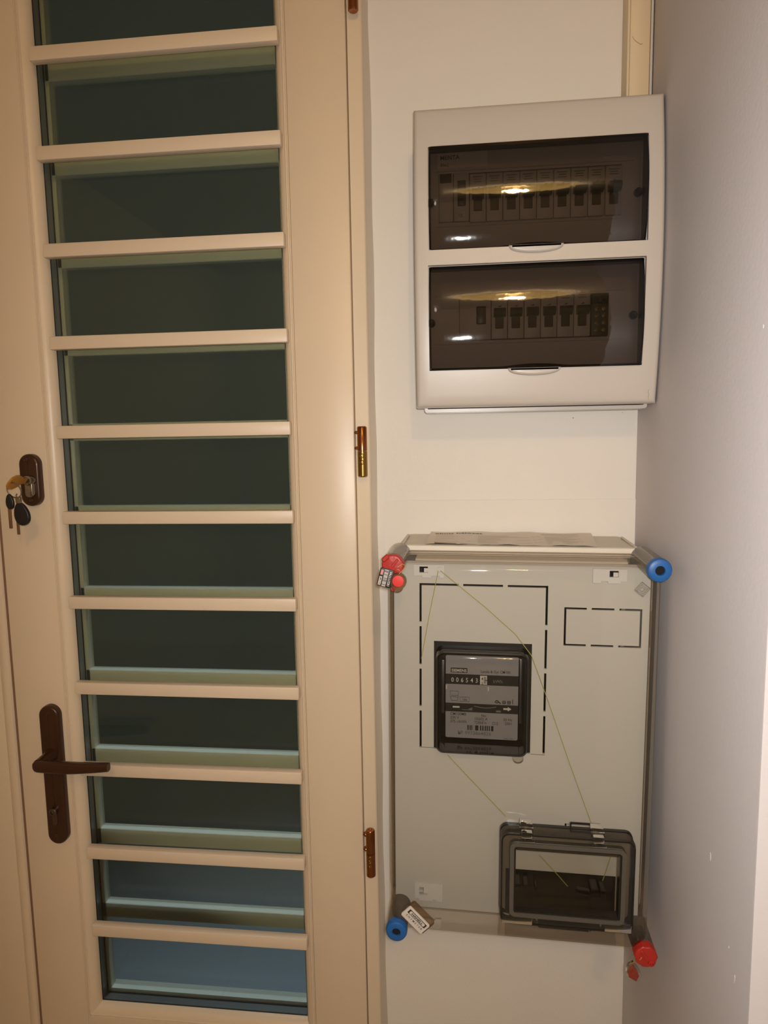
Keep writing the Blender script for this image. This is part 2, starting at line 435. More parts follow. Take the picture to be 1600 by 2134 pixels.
# ---- door frame (trim_1): right jamb with sloped caulk edge, head, left jamb
fr = Thing('trim_1', kind='structure', org=(-117, 0, FZ))
fr.part('jamb', MB().extr_z([(-126, -60), (-126, 15), (-110, 15), (-108.6, 13.6), (-108, 0.4), (-104.5, -1), (-104.5, -60)], FZ, 705), FRAME)
cp = []
for k in range(41):
    z = FZ + 2205 * k / 40; wv = 0.8 * math.sin(k * 1.7) + .5 * math.sin(k * .6 + 1)
    cp.append([(-108.6, 11.5, z), (-105.2 + wv * .4, 5.5, z), (-101.8 + wv, .2, z), (-106, -.5, z)])
fr.part('caulk_bead', MB().loft(cp), CAULK, angle=80)
fr.part('head', MB().box(-1165, -126, -60, 15, 641, 705, 1.5), FRAME)
fr.part('jamb', MB().box(-1165, -1096, -60, 15, FZ, 641, 1.5), FRAME)
fr.part('stop', MB().box(-130, -126, -60, -30, FZ, 641), RUBBER)

# ---- the two door leaves
ZT, ZB = 636.0, FZ + 8
BARZ = [580.5, 465.7, 351.3, 235.8, 122.8, 10.3, -100.8, -214.2, -331.8, -447.5, -569.0, -685.3]
def leaf(name, x0, x1, gx0, gx1, gz0, bars, org):
    """x0..x1 leaf edges; gx0..gx1 outer lines of the glazing beads; gz0 lower bead line"""
    t = Thing(name, kind='structure', org=org)
    gz1 = 600.0
    t.part('stile', MB().box(x0, gx0, -25, 20, ZB, ZT, 1.6), DOOR)
    t.part('stile', MB().box(gx1, x1, -25, 20, ZB, ZT, 1.6), DOOR)
    t.part('top_rail', MB().box(gx0, gx1, -25, 20, gz1, ZT, .6), DOOR)
    t.part('bottom_rail', MB().box(gx0, gx1, -25, 20, ZB, gz0, .6), DOOR)
    B = 14.5
    def prof(s, e):   # bead section seen along its run: e = outer line, s = direction to the glass
        return [(e, 2), (e, 19.6), (e + s * 1.0, 19.6), (e + s * 1.6, 18.2), (e + s * 2.6, 19.4), (e + s * 4.0, 19.4), (e + s * 4.8, 18.0),
                (e + s * 7, 17.2), (e + s * 11, 14.4), (e + s * 13.4, 10.5), (e + s * B, 6), (e + s * B, 2)]
    t.part('glazing_bead', MB().extr_z(prof(1, gx0), gz0, gz1), DOOR)
    t.part('glazing_bead', MB().extr_z(prof(-1, gx1), gz0, gz1), DOOR)
    pb = prof(1, gz0)
    L0 = [(gx0 + (z - gz0), d, z) for z, d in pb]; L1 = [(gx1 - (z - gz0), d, z) for z, d in pb]
    t.part('glazing_bead', MB().loft([L0, L1]), DOOR)
    pt = prof(-1, gz1)
    t.part('glazing_bead', MB().loft([[(gx0 + (gz1 - z), d, z) for z, d in pt], [(gx1 - (gz1 - z), d, z) for z, d in pt]]), DOOR)
    a0, a1, b0, b1 = gx0 + B, gx1 - B, gz0 + B, gz1 - B
    g1 = t.part('glass_pane', MB().quad(a0 - 2, a1 + 2, b0 - 2, b1 + 2, 4.5), PANE1, label='clear inner pane')
    # spacer between the panes, with a dark sealing line at each glass
    def ringbox(mb, i0, w_, d0, d1):
        o = [(a0 - w_ + i0, b0 - w_ + i0), (a1 + w_ - i0, b0 - w_ + i0), (a1 + w_ - i0, b1 + w_ - i0), (a0 - w_ + i0, b1 + w_ - i0)]
        n = [(a0 + i0, b0 + i0), (a1 - i0, b0 + i0), (a1 - i0, b1 - i0), (a0 + i0, b1 - i0)]
        return mb.ring(o, n, d0, d1)
    t.part('spacer', ringbox(MB(), 0, 4, -9.2, 2.8), ALU, label='grey metal spacer between the panes')
    sl = MB(); ringbox(sl, .6, 4, 2.8, 4.3); ringbox(sl, .9, 4, -10.8, -9.2)
    t.part('sealant_line', sl, RUBBER)
    t.part('glass_pane', MB().quad(a0 - 2, a1 + 2, b0 - 2, b1 + 2, -11), FROST, label='frosted outer pane')
    o2 = MB()
    ringbox(o2, 5.5, 10, -25, -12.2)
    t.part('outer_bead', o2, BARE)
    t.part('outer_sill', MB().box(a0, a1, -34, -12.2, b0 - 25, b0 + 1, 1, 1), BARE)
    for z in bars:
        t.part('glazing_bar', MB().box(gx0 + 21.5, gx1 - 6.5, 18.5, 30, z - 8.3, z + 8.3, 1.4, 2), BARM)
        t.part('outer_glazing_bar', MB().box(a0, a1, -26, -12.2, z - 11.5, z + 11.5, .8, 1), BARE)
    return t
d1 = leaf('door_1', -607.2, -127.2, -535.0, -199.3, -830.0, BARZ, (-127, 0, FZ))
d2 = leaf('door_2', -1093, -611.0, -1040, -678.0, -826.0, [z for z in BARZ], (-1093, 0, FZ))
d2.part('meeting_seal', MB().box(-611.0, -607.2, -20, 18.2, ZB, ZT), mat('brown_seal', (0.22, 0.12, 0.065), 0.7))
d2.part('astragal', MB().extr_z([(-627, 19), (-624, 21), (-617, 22.2), (-612.6, 21.4), (-611, 18.5), (-611, 15), (-627, 15)], ZB, ZT), DOOR)

# ---- lever handle on its long plate
PLX = -554.6
hp = d1.part('handle_plate', MB().prism(rrect(PLX - 14.2, PLX + 14.2, -558, -358, 14.15, 8), 19.5, 30, 3.2), BRONZE, label='long brown handle plate')
lv = MB().lathe_d(PLX, -427.5, [(10, 29.5), (9.6, 31.5), (8.0, 36), (7.6, 52), (7.5, 58)], 20)
L = []
for t_ in [0, .004, .012, .025, .04, .06, .08, .11] + [.15 + .05 * q for q in range(18)]:
    x = -562.5 + 108 * t_
    if t_ < .08: h = 7.7 * math.sqrt(max(.02, 1 - (1 - t_ / .08) ** 2)); 
    else: h = 7.7 + .5 * math.sin(min(1, (t_ - .08) / .5) * PI / 2) - 2.7 * max(0, (t_ - .35) / .65) ** 1.3
    dc = 58 + 3.0 * math.sin(t_ * PI * .55); dd = 6.0 - 1.6 * t_
    if t_ < .08: dd *= math.sqrt(max(.02, 1 - (1 - t_ / .08) ** 2))
    zc = -428.4 + 3.6 * t_ ** 1.6 - 1.0 * math.sin(t_ * PI)
    sec = []
    for q in range(16):
        a = 2 * PI * q / 16; ca, sa = math.cos(a), math.sin(a)
        sec.append((x, dc + dd * math.copysign(abs(ca) ** .6, ca), zc + h * math.copysign(abs(sa) ** .6, sa)))
    L.append(sec)
lv.loft(L)
lever = d1.part('lever', lv, BRONZE, hp, angle=50)
d1.part('lock_cylinder', MB().lathe_d(PLX - .6, -508, [(5.4, 29), (5.4, 35), (4.6, 36), (2.6, 36.4), (2.4, 35.2)], 20).prism(rrect(PLX - 4.2, PLX + 3.0, -529, -510, 3.4), 29, 31.2, .5), mat('dark_nickel', (0.16, 0.12, 0.09), 0.25, metal=0.9), hp, label='dark metal lock cylinder')
for z in (-369, -544):
    d1.part('screw', MB().lathe_d(PLX, z, [(2.6, 29.6), (2.5, 30.5), (1.6, 30.9), (.9, 30.5)], 14), BRONZE, hp)

# ---- small upper lock plate
EX, E0, E1 = -555.4, -85.2, -16.8
ep = d1.part('lock_plate', MB().prism(rrect(EX - 13.6, EX + 13.6, E0, E1, 13.55, 8), 19.5, 30.2, 3.4), BRONZE, label='short brown lock plate')
d1.part('lock_cylinder', MB().lathe_d(-552, -50.8, [(6.6, 29), (6.6, 38.6), (5.9, 39.8), (4.6, 40.2), (4.4, 39.2), (3.2, 39.2)], 24)
        .prism(rrect(-556.6, -546.4, -72.5, -52, 4.6), 29, 38.4, .8), STEEL, ep, label='nickel lock cylinder')
for x, z in ((-557.3, -24.3), (-554.2, -77.4)):
    d1.part('screw', MB().lathe_d(x, z, [(3.4, 30), (3.2, 31.2), (1.8, 31.7), (.9, 31.2)], 14), BRONZE, ep)

# ---- barrel hinges of the door leaf
for z1, z0 in ((11, -51.3), (-516.8, -582.3), (546.5, 484)):
    zm = (z1 + z0) / 2 + 1.0
    hb = MB().lathe_z(-116.6, 25.5, [(2.0, zm), (6.1, zm), (6.1, z1 - 1.6), (5.2, z1 - .2), (2.2, z1), (1.6, z1 - .8)], 24)
    hb.box(-126.5, -118, 21, 25, zm + 2, zm + 5, .6).box(-126.5, -118, 21, 25, z1 - 9, z1 - 6, .6).lathe_d(-123, zm + 3.6, [(2.0, 20), (2.0, 27), (1.2, 27.6)], 12).lathe_d(-123, z1 - 7.5, [(2.0, 20), (2.0, 27), (1.2, 27.6)], 12)
    ho = d1.part('hinge', hb, COPPER, label='coppery barrel hinge')
    lb = MB().lathe_z(-116.6, 25.5, [(1.6, z0 + .6), (4.9, z0), (6.1, z0 + 1.4), (6.1, zm - .5), (2, zm - .5)], 24)
    d1.part('hinge_barrel', lb, YBRASS if z1 < 100 and z1 > 0 else COPPER, ho)
    for q in (6, 14):
        rg = []
        for i in range(16):
            a = 2 * PI * i / 16; rg.append((-117 + 2.4 * math.cos(a), 31.5, zm - q + 2.8 * math.sin(a)))
        d1.part('hinge_screw', MB().tube(rg, .55, 6, True).lathe_d(-117, zm - q, [(1.8, 30), (1.6, 31.6), (.6, 31.9)], 12), YBRASS, ho)

# ================================================================== THINGS
# ---- bunch of keys hanging from the lock
kb = Thing('key_bunch', 'bunch of keys with black fob, its brassy key in the small lock', 'keys', (-552, 40, -51))
def rot_about_d(mb, cx, cz, a):
    ca, sa = math.cos(a), math.sin(a)
    return mb.xform(lambda x, d, z: (cx + (x - cx) * ca - (z - cz) * sa, d, cz + (x - cx) * sa + (z - cz) * ca))
bow = MB()
# bow: a rounded plate lying in the (d, z) plane, turned about the key's axis
ol = [(42, -3.4), (50, -3.8), (55, -8.5), (62, -11), (70, -10), (75, -5), (76, 1), (74, 7), (68, 10.5), (61, 10.2), (55, 8), (50, 3.8), (42, 3.4)]
hl = [(70 + 2.6 * math.cos(2 * PI * i / 13), -4.5 + 2.6 * math.sin(2 * PI * i / 13)) for i in range(13)]
bow.loft([[(-552 - 1.2, d, -51 + z) for d, z in ol], [(-552 + 1.2, d, -51 + z) for d, z in ol]])
rot_about_d(bow, -552, -51, math.radians(-38))
kb.part('lock_key', bow, BRASSKEY, label='brassy orange key standing in the lock')
kb.part('lock_key_blade', rot_about_d(MB().box(-553, -551, 39.4, 46, -54, -48, .4), -552, -51, math.radians(-38)), STEEL)
rg = [(-549.8 + 10.6 * math.cos(2 * PI * i / 28), 69 + 3.5 * math.sin(2 * PI * i / 28 + .6), -60.8 + 9.6 * math.sin(2 * PI * i / 28)) for i in range(28)]
kb.part('split_ring', MB().tube(rg, .85, 8, True), STEEL)
def egg(cx, cz, w_, h_, tilt, d0, d1, n=24):
    pts = []
    for i in range(n):
        a = 2 * PI * i / n; r = 1 - .18 * math.sin(a)
        x, z = w_ * math.cos(a) * r, h_ * math.sin(a)
        pts.append((cx + x * math.cos(tilt) - z * math.sin(tilt), cz + x * math.sin(tilt) + z * math.cos(tilt)))
    return MB().prism(pts, d0, d1, 1.4)
kb.part('fob', egg(-544.4, -91.0, 9.6, 14.8, .20, 63.5, 68), BLACKP, label='black oval fob')
kb.part('link', MB().box(-550, -543, 64.5, 68.5, -77.5, -69.5, 1.2).tube([(-546.5, 69, -70), (-546.5, 71, -67.5), (-546.5, 69, -65.5)], .9), STEEL)
kb.part('key_head', egg(-557.6, -75.2, 5.2, 9.8, .06, 66.5, 69.5), BLACKP, label='black key head')
kb.part('key_blade', MB().box(-560.6, -556.6, 67.2, 68.8, -109, -83, .4), KEYBLADE)
kb.part('key_head', egg(-551.2, -86.0, 4.4, 9.0, .02, 61, 63.2), BLACKP, label='black key head')
kb.part('key_blade', MB().box(-554.8, -551.2, 61.4, 62.8, -117.5, -93, .4), KEYBLADE)

# ---- cable trunking in the corner
tk = Thing('cable_trunking', 'cream cable trunking running up the corner above the white breaker box', 'trunking', (203, 0, 349))
tk.part('channel', MB().box(189.4, 216.2, 0, 25.5, 349, CZ - .5, .6), TRUNK)
tk.part('lid', MB().box(191.6, 213.0, 25, 28.2, 349, CZ - 2, .8), TRUNK)
tk.part('lid_lip', MB().box(213.4, 216.3, 25, 28.6, 349, CZ - 2, .8), BOXW, label='whitish edge of the lid')
sc = [(193.6, 432), (196, 428.5), (198.5, 426), (203, 423), (205, 423.6)]
tk.part('scuff_mark', MB().loft([[(x, 28.3, z + .45) for x, z in sc], [(x, 28.3, z - .45) for x, z in sc]], False, False, closed=False), STAIN)

# ---- breaker box
BX0, BX1, BZ0, BZ1 = -45.6, 215.6, 29.5, 348.3
W1 = (-30, 198.6, 197.0, 305.6); W2 = (-30.6, 197.6, 69.8, 181.2)
bb = Thing('breaker_box', 'white plastic two-row breaker box with smoked flaps on the wall beside the door', 'breaker box', (85, 0, 29.5))
def bdep(x, z):
    u = (z - 189) / 160.0
    d = 81 + 15.5 * (1 - u * u)
    e = min(x - BX0, BX1 - x, z - BZ0, BZ1 - z)
    if e < 5: d -= 5 - math.sqrt(max(0, 25 - (5 - e) ** 2))
    return d
def samples(a, b, n, extra):
    r = {round(a + (b - a) * i / n, 3) for i in range(n + 1)}
    for e in extra: r.add(round(e, 3))
    r = sorted(r); o = [r[0]]
    for q in r[1:]:
        if q - o[-1] > .25: o.append(q)
        elif q in [round(e, 3) for e in extra]: o[-1] = q
    return o
edgex = [BX0 + k for k in (.6, 1.6, 3, 5)] + [BX1 - k for k in (.6, 1.6, 3, 5)]
edgez = [BZ0 + k for k in (.6, 1.6, 3, 5)] + [BZ1 - k for k in (.6, 1.6, 3, 5)]
xs = samples(BX0, BX1, 10, [W1[0], W1[1], W2[0], W2[1]] + edgex); zs = samples(BZ0, BZ1, 24, [W1[2], W1[3], W2[2], W2[3]] + edgez)
cov = grid_front(xs, zs, [W1, W2], bdep, 3.0)
cov.ring([(BX0, BZ0), (BX1, BZ0), (BX1, BZ1), (BX0, BZ1)], [(BX0 + 3, BZ0 + 3), (BX1 - 3, BZ0 + 3), (BX1 - 3, BZ1 - 3), (BX0 + 3, BZ1 - 3)], 46, 77)
bb.part('front_cover', cov, BOXW, angle=50)
BB_ = BZ0 - 6.0
body = MB().ring(rrect(BX0 + 8, BX1 - 4, BB_ + 1.2, BZ1 - 5, 3), rrect(BX0 + 11, BX1 - 7, BB_ + 5, BZ1 - 8, 2), 0, 60)
body.box(BX0 + 8, BX1 - 4, 0, 3, BB_ + 1.2, BZ1 - 5)
for d_ in (14, 30, 44): body.ring(rrect(BX0 + 7.6, BX1 - 3.8, BB_ + .8, BZ1 - 4.8, 3), rrect(BX0 + 9, BX1 - 5, BB_ + 3, BZ1 - 6, 2), d_, d_ + 2.5)
bb.part('body', body, BOXW)
slots = [(-19.5, 177.6, 233.6, 285.2), (2.6, 166, 104.2, 150.6)]
fp = grid_front(samples(-38, 207, 6, [s_[0] for s_ in slots] + [s_[1] for s_ in slots]), samples(38, 338, 8, [s_[2] for s_ in slots] + [s_[3] for s_ in slots]), slots, lambda x, z: 65, 2)
bb.part('face_plate', fp, BOXIN)
# raised border line on the face plate above and below each row
for (x0, x1, z) in ((-22, 190, 288.4), (-22, 178, 229.5), (-25, 182, 154.0), (-25, 182, 101.0)):
    bb.part('face_plate_rib', MB().box(x0, x1, 64.5, 66.6, z - .5, z + .5, .2, 1), BOXIN)
for x, z in ((-28.5, 255.1), (194.8, 254.8), (-28.6, 124.6), (192.6, 126)):
    bb.part('screw', MB().lathe_d(x, z, [(4.6, 65), (4.4, 69), (3.4, 70.2), (1.2, 69.6)], 16), BLACKP)
flaps = []
for (x0, x1, z0, z1), nm in ((W1, 'upper'), (W2, 'lower')):
    x0 += .8; x1 -= .8; z0 += .6; z1 -= .6; zc = (z0 + z1) / 2; hh = (z1 - z0) / 2
    def fdep(x, z, zc=zc, hh=hh, x0=x0, x1=x1):
        u = (z - zc) / hh
        e = min(x - x0, x1 - x); r = 0
        if e < 4: r = 4 - math.sqrt(max(0, 16 - (4 - e) ** 2))
        return bdep(100, zc) - 2.4 + 8.6 * (1 - u * u) - r * .6 - .25 * abs(u) ** 8
    fx = samples(x0, x1, 14, [x0 + .5, x0 + 1.5, x0 + 3, x1 - .5, x1 - 1.5, x1 - 3]); fz = samples(z0, z1, 22, [z0 + .5, z1 - .5])
    vs = [(x, fdep(x, z), z) for z in fz for x in fx]; n = len(fx)
    sheet = MB().add(vs, [(j * n + i, j * n + i + 1, (j + 1) * n + i + 1, (j + 1) * n + i) for j in range(len(fz) - 1) for i in range(n - 1)])
    fo = bb.part('smoked_flap', sheet, SMOKE, label='smoked see-through flap', angle=70)
    # the flap's own turned-back edges
    rim = MB()
    for xa, xb in ((x0, x0 + 1.6), (x1 - 1.6, x1)):
        rim.loft([[(xa, fdep(xa, z) - .4, z), (xb, fdep(xb, z) - .4, z), (xb, 78, z), (xa, 78, z)] for z in fz])
    zt = z1 - 3.2
    rim.box(x0, x1, 80, fdep(100, z1) - .5, z1 - 3.0, z1, .3, 1)
    arc = []
    for k in range(31):
        x = x0 + (x1 - x0) * k / 30; b_ = max(0.0, 1 - ((x - 84) / 34) ** 2); arc.append([(x, fdep(100, z0) - .4, z0), (x, fdep(100, z0) - .1, z0 + 1.6 + 2.6 * b_), (x, 80, z0 + 1.6 + 2.6 * b_), (x, 80, z0)])
    rim.loft(arc)
    bb.part('flap_rim', rim, SMOKE_E, fo, label='dark turned-back rim')
    # finger lip on the cover under the flap
    lip = []
    for k in range(25):
        a = PI + PI * k / 24; lip.append((84 + 28.5 * math.cos(a), z0 + .2 + 8.6 * math.sin(a) * (abs(math.sin(a)) ** -.25 if abs(math.sin(a)) > .01 else 1)))
    dd = bdep(84, z0 - 4)
    bb.part('finger_lip', MB().prism(lip, dd - 3, dd + 4.6, 2.8), BOXW)
# sticker on the face plate
bb.part('sticker', MB().box(-20.5, 34, 64.9, 65.25, 291.5, 309), PAPER)
bb.part('sticker_print', MB().text('MENTA', 6.4, -17.6, 300.4, 65.4, bold=.12).text('80x2', 4.6, -17.4, 293.6, 65.4), INKBROWN)
# crack in the lower right corner of the cover
cr = [(206.6, 44), (206.0, 41.4), (206.9, 38.8), (206.6, 36), (207.4, 33)]
bb.part('crack', MB().loft([[(x - .25, bdep(x, z) + .08, z) for x, z in cr], [(x + .25, bdep(x, z) + .08, z) for x, z in cr]], False, False, closed=False), STAIN)

# ---- circuit breakers
def make_breaker(label, group):
    t = Thing('circuit_breaker', label, 'breaker', (0, 0, 0), group=group)
    b_ = MB().box(-8.85, 8.85, 6, 60, -40, 36, .6, 1).box(-8.75, 8.75, 58, 70, -17.5, 33, .7, 2)
    t.part('body', b_, BREAKW)
    t.part('toggle_slot', MB().box(-4.7, 4.7, 69, 71, -6.5, 7.2, .4, 1), TOGGLE)
    t.part('toggle', MB().extr_x([(69, 6), (77, 5.4), (81, 7.5), (82.5, 11), (80, 14.4), (69, 15.8)], -6.4, 6.4), TOGGLE)
    t.part('arrow_mark', MB().prism([(-2.2, 17.2), (2.0, 17.2), (2.0, 19.0)], 70, 70.15), INKBROWN)
    pr = MB()
    for k, (w_, z) in enumerate(((5.5, 29.5), (4, 27), (4.6, 24.4))): pr.quad(-w_, w_, z - .5, z + .5, 70.12)
    t.part('print', pr, GREYINK)
    return t
ords = ['first', 'second', 'third', 'fourth', 'fifth', 'sixth', 'seventh', 'eighth', 'ninth']
g1, g2 = 'circuit breakers in the upper row', 'circuit breakers in the lower row'
pro = make_breaker('circuit breaker with black toggle, first from the left in the upper row', g1)
for i in range(9):
    x = 23.6 + 18.1 * i
    lab = 'circuit breaker with black toggle, %s from the left of nine in the upper row' % ords[i]
    if i == 0: pro.o.location = W(x, 0, 249.5); pro.o['label'] = lab
    else: clone(pro.o, W(x, 0, 249.5), lab)
for i in range(6):
    x = 47.3 + 18.0 * i
    r = clone(pro.o, W(x, 0, 122.3), 'circuit breaker with black toggle, %s from the left of six in the lower row' % ords[i])
    r['group'] = g2
# modules left of the breakers
def module(name, x0, x1, z0, z1, label, cat, sw, lab=None):
    t = Thing(name, label, cat, ((x0 + x1) / 2, 0, z0))
    t.part('body', MB().box(x0 + .1, x1 - .1, 6, 60, z0 - 20, z1 + 4, .6, 1).box(x0 + .2, x1 - .2, 58, 69, z0, z1, .8, 2), BREAKW)
    if sw: t.part('rocker', MB().box(sw[0], sw[1], 68, 73, sw[2], sw[3], 1.0, 2), TOGGLE)
    if lab: t.part('dark_label', MB().box(lab[0], lab[1], 68.8, 69.3, lab[2], lab[3]), LABELDARK)
    return t
module('meter_module', -19.4, -3.2, 233.8, 285, 'pale narrow module with a dark label, leftmost in the upper row', 'module', None, (-17.8, -5, 274.6, 284.2))
mm = module('main_switch', -3.0, 14.3, 233.8, 284.6, 'pale main switch with a tall black rocker beside the upper row of breakers', 'switch', (1.4, 10.6, 249.5, 275.5))
mm.part('mark', MB().text('CE', 4.5, 1.8, 238, 69.1), GREYINK)
module('residual_current_switch', 2.8, 38.2, 104.6, 150.4, 'wide pale residual current switch with one black rocker at the left of the lower row', 'switch', (21.8, 32.4, 121.5, 140.5))
tb = Thing('terminal_block', 'dark green terminal block with eight brass screws at the right of the lower row', 'terminal block', (156, 0, 104.5))
tb.part('housing', MB().box(146.9, 165.4, 8, 71, 104.5, 150.2, .8, 2), TERMG)
tb.part('button', MB().lathe_d(157.5, 143, [(3.4, 70), (3.2, 72), (1.5, 72.4)], 14), BLACKP)
for z in (133.4, 126.2, 118.6, 111):
    for x in (152.6, 160.2):
        tb.part('terminal_screw', MB().lathe_d(x, z, [(2.5, 70), (2.4, 72.6), (1.4, 73), (.5, 72.2)], 12), BRASS)

# ================================================================== METER CABINET
CORG = (66.0, 0.0, -336.0)
CROT = (0.0, math.radians(0.6), math.radians(-1.3))
CORG_L = (66.4, 3.4, -338.0)
def ctag(t): return t
class CabThing(Thing):
    def __init__(s, name, label, cat, group=None):
        super().__init__(name, label, cat, CORG, CROT, group)
        s.o.location = W(*CORG_L)
cab = CabThing('meter_cabinet', 'electricity meter cabinet with grey base and clear cover, below the breaker box', 'meter cabinet')
CX, CZc = CORG[0], CORG[2]
def R_(hw, hh, r, n=6): return rrect(CX - hw, CX + hw, CZc - hh, CZc + hh, r, n)
base = MB().loft([[(x, d, z) for x, z in R_(hw, hh, r)] for hw, hh, r, d in ((139, 210, 16, 0), (140.5, 211.2, 17, 6), (141.5, 211.8, 18, 96), (141.5, 211.8, 18, 99), (138.5, 208.8, 16, 99), (137, 207, 15, 8))], True, True)
cab.part('base', base, CABG)
cab.part('shade_backing', MB().box(CX - 132, CX + 132, 8.5, 12, CZc - 202, CZc + 202, 1), mat('dark_shade_backing', (0.018, 0.015, 0.013), 0.7))  # near-black sheet standing in for the unlit inside of the base
fl_ = MB().loft([[(x, d, z) for x, z in R_(hw, hh, r)] for hw, hh, r, d in ((141, 211.4, 18, 96), (143.6, 213.2, 20, 97), (144.2, 213.6, 20, 99), (144.2, 213.6, 20, 103), (143.2, 212.6, 19, 105), (132.6, 202.6, 14, 105), (132.2, 202.2, 14, 99))], False, False)
cab.part('flange', fl_, CABG, label='pale rim of the base')
cab.part('pale_gap_fill', MB().box(CX - 112, CX + 112, 104, 127, CZc + 198.4, CZc + 202.2, .6, 1), CABG)  # pale ledge added to lighten the dark gap above the plate
# raised rib lines along the top of the base
for x in (CX - 131, CX + 126):
    cab.part('base_rib', MB().box(x, x + 3, 20, 95, CZc + 211, CZc + 213.2, .6, 1), CABG)
# clear cover
cl = MB().loft([[(x, d, z) for x, z in R_(hw, hh, r)] for hw, hh, r, d in ((138.2, 208, 20, 103.5), (137.6, 207.4, 20, 112), (136.8, 206.8, 20, 113), (136.4, 206.2, 20, 150), (136.0, 205.8, 19.6, 160), (135.0, 204.8, 19, 165.5))], False, False)
cvo = cab.part('clear_cover', cl, CLEARS, label='clear plastic front cover', angle=60)
cab.part('cover_front', MB().loft([[(x, d, z) for x, z in R_(hw, hh, r)] for hw, hh, r, d in ((135.0, 204.8, 19, 165.5), (132.4, 202.2, 17, 169), (129.0, 198.8, 14, 170.3))], False, True), CLEAR, cvo, angle=60)
# double ridge of the cover just inside its rim
rd = MB()
for k, (hw, hh, d) in enumerate(((137.9, 207.7, 110), (137.2, 207.0, 120))):
    o = R_(hw, hh, 20); rd.tube([(x, d, z) for x, z in o], .9, 6, True)
cab.part('cover_ridge', rd, CLEARP, cvo)
# four clear corner posts with their caps
posts = {}
for sx, sz, m_, nm in ((-1, 1, RED, 'red'), (1, 1, BLUE, 'blue'), (-1, -1, BLUE, 'blue'), (1, -1, RED, 'red')):
    px, pz = CX + sx * 131.0 + (0 if sz > 0 else 1.8), CZc + sz * 203.4 - (2.6 if sx > 0 and sz < 0 else 0)
    po_ = cab.part('corner_post', MB().lathe_d(px, pz, [(12.2, 103), (11.8, 112), (11.4, 168)], 28, False, False), CLEARP, label='clear screw post')
    if nm == 'blue':
        cp_ = MB().lathe_d(px, pz, [(10.2, 166), (11.4, 167), (11.9, 169), (11.9, 173.5), (11.0, 175.8), (9.2, 176.8), (4.9, 176.9), (4.4, 176.0), (4.4, 168.5), (.5, 168.5)], 32)
        co = cab.part('screw_cap', cp_, BLUE, label='blue round screw cap')
        cab.part('cap_hole', MB().lathe_d(px, pz, [(4.3, 174.8), (.3, 174.8)], 20), HOLE, co)
    else:
        pts = []
        for i in range(30):
            a = 2 * PI * i / 30; r = 11.3 + .25 * math.sin(7 * a) + (.6 if sz < 0 and i % 3 == 0 else 0); pts.append((px + r * math.cos(a), pz + r * math.sin(a)))
        cp_ = MB().prism(pts, 166, 177, 1.6)
        co = cab.part('screw_cap', cp_, RED, label='red sealed screw cap')
        f_ = MB().box(px - 1, px + 9, 176.6, 178.2, pz - 1.4, pz + 1.4, .5, 1)
        rot_about_d(f_, px, pz, .9 if sz > 0 else 2.2)
        f2 = MB().lathe_d(px + 5.2, pz - 5.6, [(3.4, 176.5), (3.2, 178.6), (2.0, 178.8), (1.8, 177.2)], 16)
        cab.part('cap_ridge', f_.join(f2), RED, co)
        if sz > 0:
            fl2 = MB().box(px - 11.5, px - 3, 173, 178.5, pz + 5.5, pz + 10.5, 1, 1); rot_about_d(fl2, px - 7, pz + 8, .75)
            cab.part('cap_tab', fl2, RED, co)
# mounting plate with its cut-outs
def slot_rect(x0, x1, z0, z1, nh, nv, wd=2.4, gap=5.0, bottom_line=True, top=True):
    r = []
    def seg(a, b, n, last=None):
        Ls = (b - a - gap * (n - 1)) / n
        return [(a + i * (Ls + gap), a + i * (Ls + gap) + Ls) for i in range(n)]
    for a, b in seg(x0, x1, nh):
        if top: r.append((a, b, z1 - wd, z1))
        if bottom_line: r.append((a, b, z0, z0 + wd))
    for a, b in seg(z0, z1, nv):
        r.append((x0, x0 + wd, a, b)); r.append((x1 - wd, x1, a, b))
    return r
holes = slot_rect(-41.2, 96.2, -348.5, -160.4, 3, 4, bottom_line=False)
holes += [(-41.2, -24, -348.5, -347.6), (81, 96.2, -350.0, -349.1)]
holes += slot_rect(113.4, 193.2, -225.4, -183.2, 3, 1, wd=2.2)
MWIN = (-25.2, 80.4, -349.0, -224.8)
holes.append(MWIN)
holes += [(-41.5, -31.5, -148.6, -141.8), (158, 168, -149.5, -142.6), (-41.8, -31.6, -525.8, -515.8)]
holes += [(56, 176, -541.5, -486)]
holes += [(119.6, 121.4, -433.5, -427.6), (121.4, 150, -429.2, -427.6)]
hx = sorted({h[0] for h in holes} | {h[1] for h in holes}); hz = sorted({h[2] for h in holes} | {h[3] for h in holes})
pxs = sorted(set([-69.0, 200.5] + hx)); pzs = sorted(set([-541.5, -136.0] + hz))
pl = grid_front(pxs, pzs, holes, lambda x, z: 130.0, 3.0)
plo = cab.part('mounting_plate', pl, PLATE, label='grey plate with slotted outlines')
# white latches of the plate
def latch(x0, x1, z0, z1, wx0, wx1, wz0, wz1, notch):
    b_ = grid_front(sorted({x0, x1, wx0, wx1}), sorted({z0, z1, wz0, wz1}), [(wx0, wx1, wz0, wz1)], lambda x, z: 132.2, 2.0)
    for a, c in notch: b_.box(a, c, 130.2, 132.0, z0 - 2.4, z0 + .2, .2, 1)
    return b_
for args in ((-47, -14.5, -151.5, -139.5, -41.0, -31.8, -148.2, -141.6, ((-38, -28), (-19, -14.6))),
             (141.5, 176, -153.5, -140.5, 158.4, 167.6, -149.2, -142.4, ((141.6, 150), (157, 170))),
             (-46.5, -14.8, -530, -511.5, -41.4, -32.0, -525.4, -516.0, ((-42, -26), (-22, -15)))):
    cab.part('latch', latch(*args), CLIPW, label='white plate latch')
    cab.part('latch_tongue', MB().box(args[4] + 4.6, args[5] + .5, 126.5, 128.4, args[6] - .5, args[7] - 2.5, .3, 1), BOXIN)
